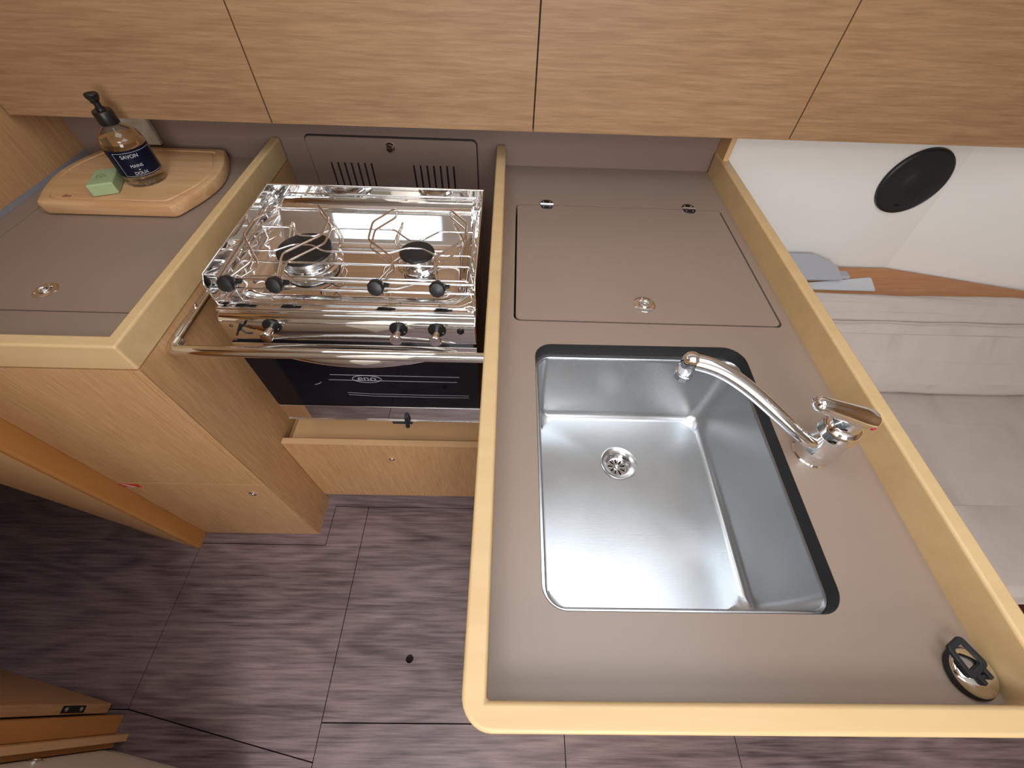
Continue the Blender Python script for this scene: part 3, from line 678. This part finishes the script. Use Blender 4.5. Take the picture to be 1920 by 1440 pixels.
# front fiddle rod, upper pan rods
bm = bmesh.new()
tube(bm, gw([(X0+.004, .672, GZ+.006), (X1-.004, .672, GZ+.006)]), .0030, 10)
tube(bm, gw([(X0+.004, .660, GZ-.008), (X1-.004, .660, GZ-.008)]), .0024, 10)
for x_ in (X0+.006, X1-.006): tube(bm, [(x_, .66, GZ+.004), (x_, .955, GZ+.010)], .0026, 8)
finish('front_rods', bm, CHROME, sv, smooth=50)
def holder(side, pts, kx):
    zu, zl = GZ+.024, GZ+.003
    tipx, tipy = pts[-1]
    up = [(kx, .668, GZ+.010), (pts[0][0], pts[0][1]-.02, zu-.004)]+[(x, y, zu) for x, y in pts]
    dn = [(x, y, zl) for x, y in pts[::-1]]+[(pts[0][0], pts[0][1]-.02, zl), (kx, .668, GZ-.002)]
    P = smooth_path(up+[(tipx+.003*side, tipy+.012, (zu+zl)/2)]+dn, .010, 5)
    h = TUBE('pan_holder', P, .0025, WIRE, sv, 8)
    o = LATHE('clamp_knob', [(0, -.002), (.0115, -.0015), (.0142, .001), (.0166, .006), (.0172, .013), (.0166, .019), (.014, .0230), (.007, .0248), (0, .0252)], (kx, .665, GZ+.004), BLACK, None, 9, (0.05, -.86, .35)); o.parent = h
    o2 = BOX('clamp_wing', kx+.012, kx+.024, .660, .668, GZ+.003, GZ+.008, BLACK, None, bevel=.001); o2.parent = h
holder(1, [(-.528, .728), (-.576, .796), (-.577, .858), (-.548, .908)], -.560)
holder(-1, [(-.470, .736), (-.409, .804), (-.411, .868), (-.452, .925)], -.465)
holder(1, [(-.239, .728), (-.305, .793), (-.309, .860), (-.270, .915)], -.264)
holder(-1, [(-.153, .735), (-.096, .803), (-.096, .865), (-.137, .918)], -.141)
# fix children that hang below parts: parts are in room coordinates relative to the stove empty
# control panel
bm = bmesh.new(); prism(bm, [(.640, .836), (.626, .830), (.609, .8265), (.6015, .818), (.600, .805), (.601, .768), (.6045, .760), (.640, .760)], X0+.004, X1-.0, 'x')
cp = finish('control_panel', bm, MIRROR, sv, bevel=.003, seg=3, ang=50)
def child(o, par):
    o.parent = par; o.location = (0, 0, 0); return o
def knob(x, z):
    k = LATHE('knob_plate', [(.0185, -.001), (.0185, .002), (.017, .004), (0, .0045)], (x, .600, z), BLACK, None, 36, (0, -1, 0)); child(k, cp)
    k2 = LATHE('knob', [(.0075, .004), (.0072, .024), (.0105, .027), (.0125, .029), (.0125, .033), (.0115, .0345), (0, .035)], (x, .600, z), CHROME, None, 28, (0, -1, .0)); child(k2, cp)
    bm = bmesh.new(); lathe(bm, [(.0012, 0), (.001, .0006), (0, .0007)], (x+.0125, .5955, z-.004), 8, (0, -1, 0)); child(finish('knob_mark', bm, WPLAST, None), cp)
    bm = bmesh.new(); box(bm, x-.0006, x+.0006, .5992, .6002, z+.020, z+.024); child(finish('scale_mark', bm, BLACK, None), cp)
knob(-.478, .808); knob(-.221, .808); knob(-.142, .808)
child(LATHE('igniter_button', [(.0075, -.001), (.0075, .002), (.006, .003), (.0045, .002), (.0042, .006), (0, .0075)], (-.094, .600, .806), BLACK, None, 24, (0, -1, 0)), cp)
bm = bmesh.new(); tube(bm, smooth_path([(-.532, .592, .822), (-.541, .586, .807), (-.554, .590, .790)], .006), .0022, 8); tube(bm, [(-.541, .600, .806), (-.541, .588, .807)], .003, 8); tube(bm, smooth_path([(-.541, .594, .803), (-.533, .592, .794), (-.522, .594, .792)], .004), .0020, 8)
child(finish('flame_symbol_lever', bm, BLACK, None, smooth=40), cp)
for cx_, cz_, rx_, rz_ in ((-.516, .825, .0075, .0025), (-.447, .824, .007, .0022), (-.562, .806, .003, .003), (-.524, .806, .003, .003), (-.205, .822, .002, .002), (-.122, .822, .002, .002)):
    child(TUBE('panel_symbol', [(cx_+rx_*math.cos(a), .5995, cz_+rz_*math.sin(a)) for a in [2*PI*k/20 for k in range(20)]], .0005, BLACK, None, 6, True), cp)
# oven door
od = BOX('oven_door', X0+.002, X1, .6005, .6060, .521, .7560, GLASSB, sv, bevel=.001)
# steel top with a bulging crescent lower edge
pts = [(X0+.002, .7570), (X1, .7570), (X1, .738)]+[(-.105-(.43)*k/24, .7360-.026*math.sin(PI*k/24)**.9) for k in range(25)]+[(X0+.002, .738)]
bm = bmesh.new(); plate(bm, pts, [], .5975, .6006, 'y'); child(finish('door_top_trim', bm, MIRROR, None, bevel=.0008, seg=1), od)
bm = bmesh.new(); lp = []
for k in range(25):
    t_ = k/24; x_ = -.535+.43*t_; s_ = math.sin(PI*t_)
    c_ = Vector((x_, .597-.024*s_**.8, .7300+.012*(1-s_))); a_, b_ = .003+.005*s_, .004+.012*s_
    lp.append([c_+Vector((0, a_*math.cos(q_), b_*math.sin(q_))) for q_ in [2*PI*j/16 for j in range(16)]])
loft(bm, lp, True, True); child(finish('door_handle', bm, MIRROR, None, smooth=60), od)
bm = bmesh.new(); box(bm, X0+.004, X1, .598, .606, .456, .5200); bs_ = child(finish('bottom_trim', bm, MIRROR, None, bevel=.001), od)
bm = bmesh.new(); tube(bm, [(X0+.004, .597, .4565), (X1, .597, .4565)], .0022, 8); child(finish('bottom_rod', bm, CHROME, None, smooth=40), od)
bm = bmesh.new(); tube(bm, [(-.262, .594, .482), (-.262, .590, .458), (-.264, .590, .438)], .0062, 10); box(bm, -.304, -.250, .592, .600, .447, .456)
child(finish('transit_latch', bm, BLACKR, None, bevel=.0008), od)
# oval logo on the glass
bm = bmesh.new(); tube(bm, [(-.329+.034*math.cos(a), .6002, .636+.0135*math.sin(a)) for a in [2*PI*k/40 for k in range(40)]], .0009, 6, True)
text_bm(bm, 'eno', .026, lambda c: Vector((-.329+c.x*1.15, .6003-c.z, .6375+c.y)), .0003)
child(finish('logo', bm, LOGOG, None), od)
# rack lines seen in the oven window
bm = bmesh.new()
for z_, a_, b_ in ((.650, -.412, -.108), (.630, -.420, -.115)): tube(bm, [(a_, .6004, z_), (b_, .6004, z_)], .0008, 6)
for z_ in (.575, .566): tube(bm, [(-.39+.0, .6004, z_+.004), (-.33, .6004, z_), (-.20, .6004, z_-.001), (-.090, .6004, z_)], .0006, 6)
tube(bm, [(-.460, .6004, .610), (-.450, .6004, .613), (-.442, .6004, .620)], .0009, 6)
child(finish('oven_rack_lines', bm, LOGOG, None), od)

# stove shrunk about the camera position, its outline in the view unchanged
def shrink_about_camera(o):
    for c in o.children:
        c.data.transform(Matrix.Translation((0, 0, .0812)) @ Matrix.Scale(.943, 4)); shrink_about_camera(c)
done = set()
shrink_about_camera(sv)
# grab rail in front of the stove
gr = thing('grab_rail', 'polished steel safety rail across the front of the stove', 'rail', (-.32, .49, .853))
TUBE('tube', smooth_path([(-.598, .515, .853), (-.598, .4895, .853), (-.0355, .4895, .853)], .014, 6), .0100, MIRROR, gr, 20)
bm = bmesh.new(); prism(bm, rpoly([(.498, .842), (.668, .842), (.668, .8600), (.498, .8600)], .006, 4), -.6065, -.6025, 'x'); br = finish('bracket', bm, MIRROR, gr, bevel=.0008, seg=1)
TUBE('bracket_bar', [(-.600, .50, .853), (-.600, .655, .853)], .0040, MIRROR, gr, 12)
for y_ in (.60, .65): LATHE('screw', [(.004, 0), (.0036, .0012), (0, .0016)], (-.6025, y_, .8585), CHROME, gr, 14, (1, 0, 0))

# ------------------------------------------------------------ saloon side
hn = Vector((0, -(.99-.66), 1.185-1.033)).normalized(); 
def hull_pt(u, s): # on the liner facet
    a = A0.lerp(A1, u); b = B0.lerp(B1, u); return a.lerp(b, s)
sc_ = None
def hull_hit():
    # centre of the speaker measured on the facet
    n = (A1-A0).cross(B0-A0).normalized(); return n
n_ = hull_hit()
if n_.y > 0: n_ = -n_
spk = Vector((1.108, 1.134, .882)); spk = spk-n_*((spk-A0).dot(n_))
t = thing('speaker', 'round flush black speaker on the white hull liner at the right', 'speaker', spk)
LATHE('rim', [(.087, 0), (.0885, .003), (.087, .008), (.0825, .010), (.081, .008)], spk, BLACK, t, 56, n_, cap1=False)
LATHE('cone', [(.082, .009), (.078, .0075), (.026, .0045), (.023, .006), (.012, .0085), (0, .009)], spk, BLACKR, t, 56, n_, cap0=False)
e1 = Vector((1, 0, 0)); e2 = n_.cross(e1)
if e2.z < 0: e2 = -e2
bm = bmesh.new(); c_ = spk+n_*.0083-e2*.064
for k in range(1): bm.faces.new([bm.verts.new(c_+e1*a+e2*b) for a, b in rpoly([(-.008, -.0022), (.008, -.0022), (.008, .0022), (-.008, .0022)], .0015, 3)])
bmesh.ops.solidify(bm, geom=bm.faces[:], thickness=.0004); finish('badge', bm, NAVYREF, t)

OAK_SH = wood('oak_veneer_shelf', srgb(170, 112, 66), srgb(196, 138, 88), 'x', fine=100, stretch=16)
bm = bmesh.new(); prism(bm, [(.600, .975), (2.55, .975), (2.0, .985), (1.624, 1.026), (1.238, 1.1195), (.600, 1.1195)][0:1]+[(1.70, .975), (1.624, 1.021), (1.238, 1.1185), (.600, 1.1185)], .592, .610)
tag(finish('shelf', bm, OAK_SH, bevel=.0008), 'narrow oak shelf between the white hull liner and the sofa back', 'shelf')
t = thing('folder', 'grey folder leaning on the hull liner at the end of the oak shelf', 'folder', (.93, 1.08, .61))
def slab(q, th):
    n = (Vector(q[1])-Vector(q[0])).cross(Vector(q[3])-Vector(q[0])).normalized()
    bm = bmesh.new(); a = [bm.verts.new(p) for p in q]; b = [bm.verts.new(Vector(p)-n*th) for p in q]
    bm.faces.new(a); bm.faces.new(b[::-1])
    for i in range(len(q)): bm.faces.new((a[i], b[i], b[(i+1) % len(q)], a[(i+1) % len(q)]))
    return bm
finish('cover', slab([(.80, 1.030, .624), (1.037, 1.036, .626), (1.028, 1.080, .645), (.957, 1.112, .662), (.80, 1.112, .662)], .010), GREYC, t, bevel=.0015)
finish('sheets', slab([(.80, 1.040, .613), (1.015, 1.046, .613), (.950, 1.100, .640), (.80, 1.100, .640)], .003), GREYC, t)
t = thing('paper', 'small white card lying between the sofa back and the grey folder', 'paper', (1.08, 1.0, .61))
bm = bmesh.new(); prism(bm, rpoly([(.90, 1.001), (1.130, 1.001), (1.150, 1.066), (.90, 1.026)], .005, 3), .6105, .6135); finish('card', bm, PAPER, t)
t = tag(BOX('box', 1.046, 1.075, 1.055, 1.085, .6105, .622, GREYC, bevel=.003), 'tiny grey block on the oak shelf beside the leaning grey folder', 'box')

# sofa: back cushion, seat cushion, base
sf = thing('sofa', 'beige fabric settee behind the sink worktop, back and seat cushions', 'sofa', (1.5, .5, 0))
def cushion(name, prof, x0, x1, ns=60, amp=.004, rowseam=None):
    bm = bmesh.new(); loops = []
    P = [Vector((p[0], p[1])) for p in prof]
    for i in range(ns+1):
        x = x0+(x1-x0)*i/ns; e = min(i, ns-i)/ns*(x1-x0); sh = -.012*math.exp(-e/.012)
        cen = sum(P, Vector((0, 0)))/len(P)
        loops.append([(x, *(p+(p-cen).normalized()*(sh+amp*(math.sin(x*13+k*.7)*.5+math.sin(x*31+k*1.9)*.25)))) for k, p in enumerate(P)])
    loft(bm, loops, True, True); return finish(name, bm, FABRIC, sf, smooth=50)
bk = [(.776, .371), (.795, .42), (.835, .480), (.885, .545), (.925, .594), (.943, .615), (.955, .625), (.970, .628), (.972, .60), (.965, .56), (.93, .45), (.90, .371)]
sub = cushion('back_cushion', rpoly(bk, .02, 3), .60, 1.72)
seam = [(.6+1.12*k/60, .905+.002*math.sin(k*.5), .5735) for k in range(61)]
TUBE('piping', [(x, y-.004, z+.004) for x, y, z in seam], .0028, FABRIC, sf, 8)
st_p = [(.205, .260), (.195, .300), (.199, .345), (.220, .362), (.42, .368), (.68, .366), (.80, .368), (.855, .360), (.860, .26)]
cushion('seat_cushion', rpoly(st_p, .015, 3), .60, 1.72)
BOX('base', .60, 1.72, .235, .85, 0.0, .255, SOFAW, sf, bevel=.002)
BOX('base_front', .60, 1.72, .165, .234, 0.0, .20, SOFAW, sf, bevel=.002)
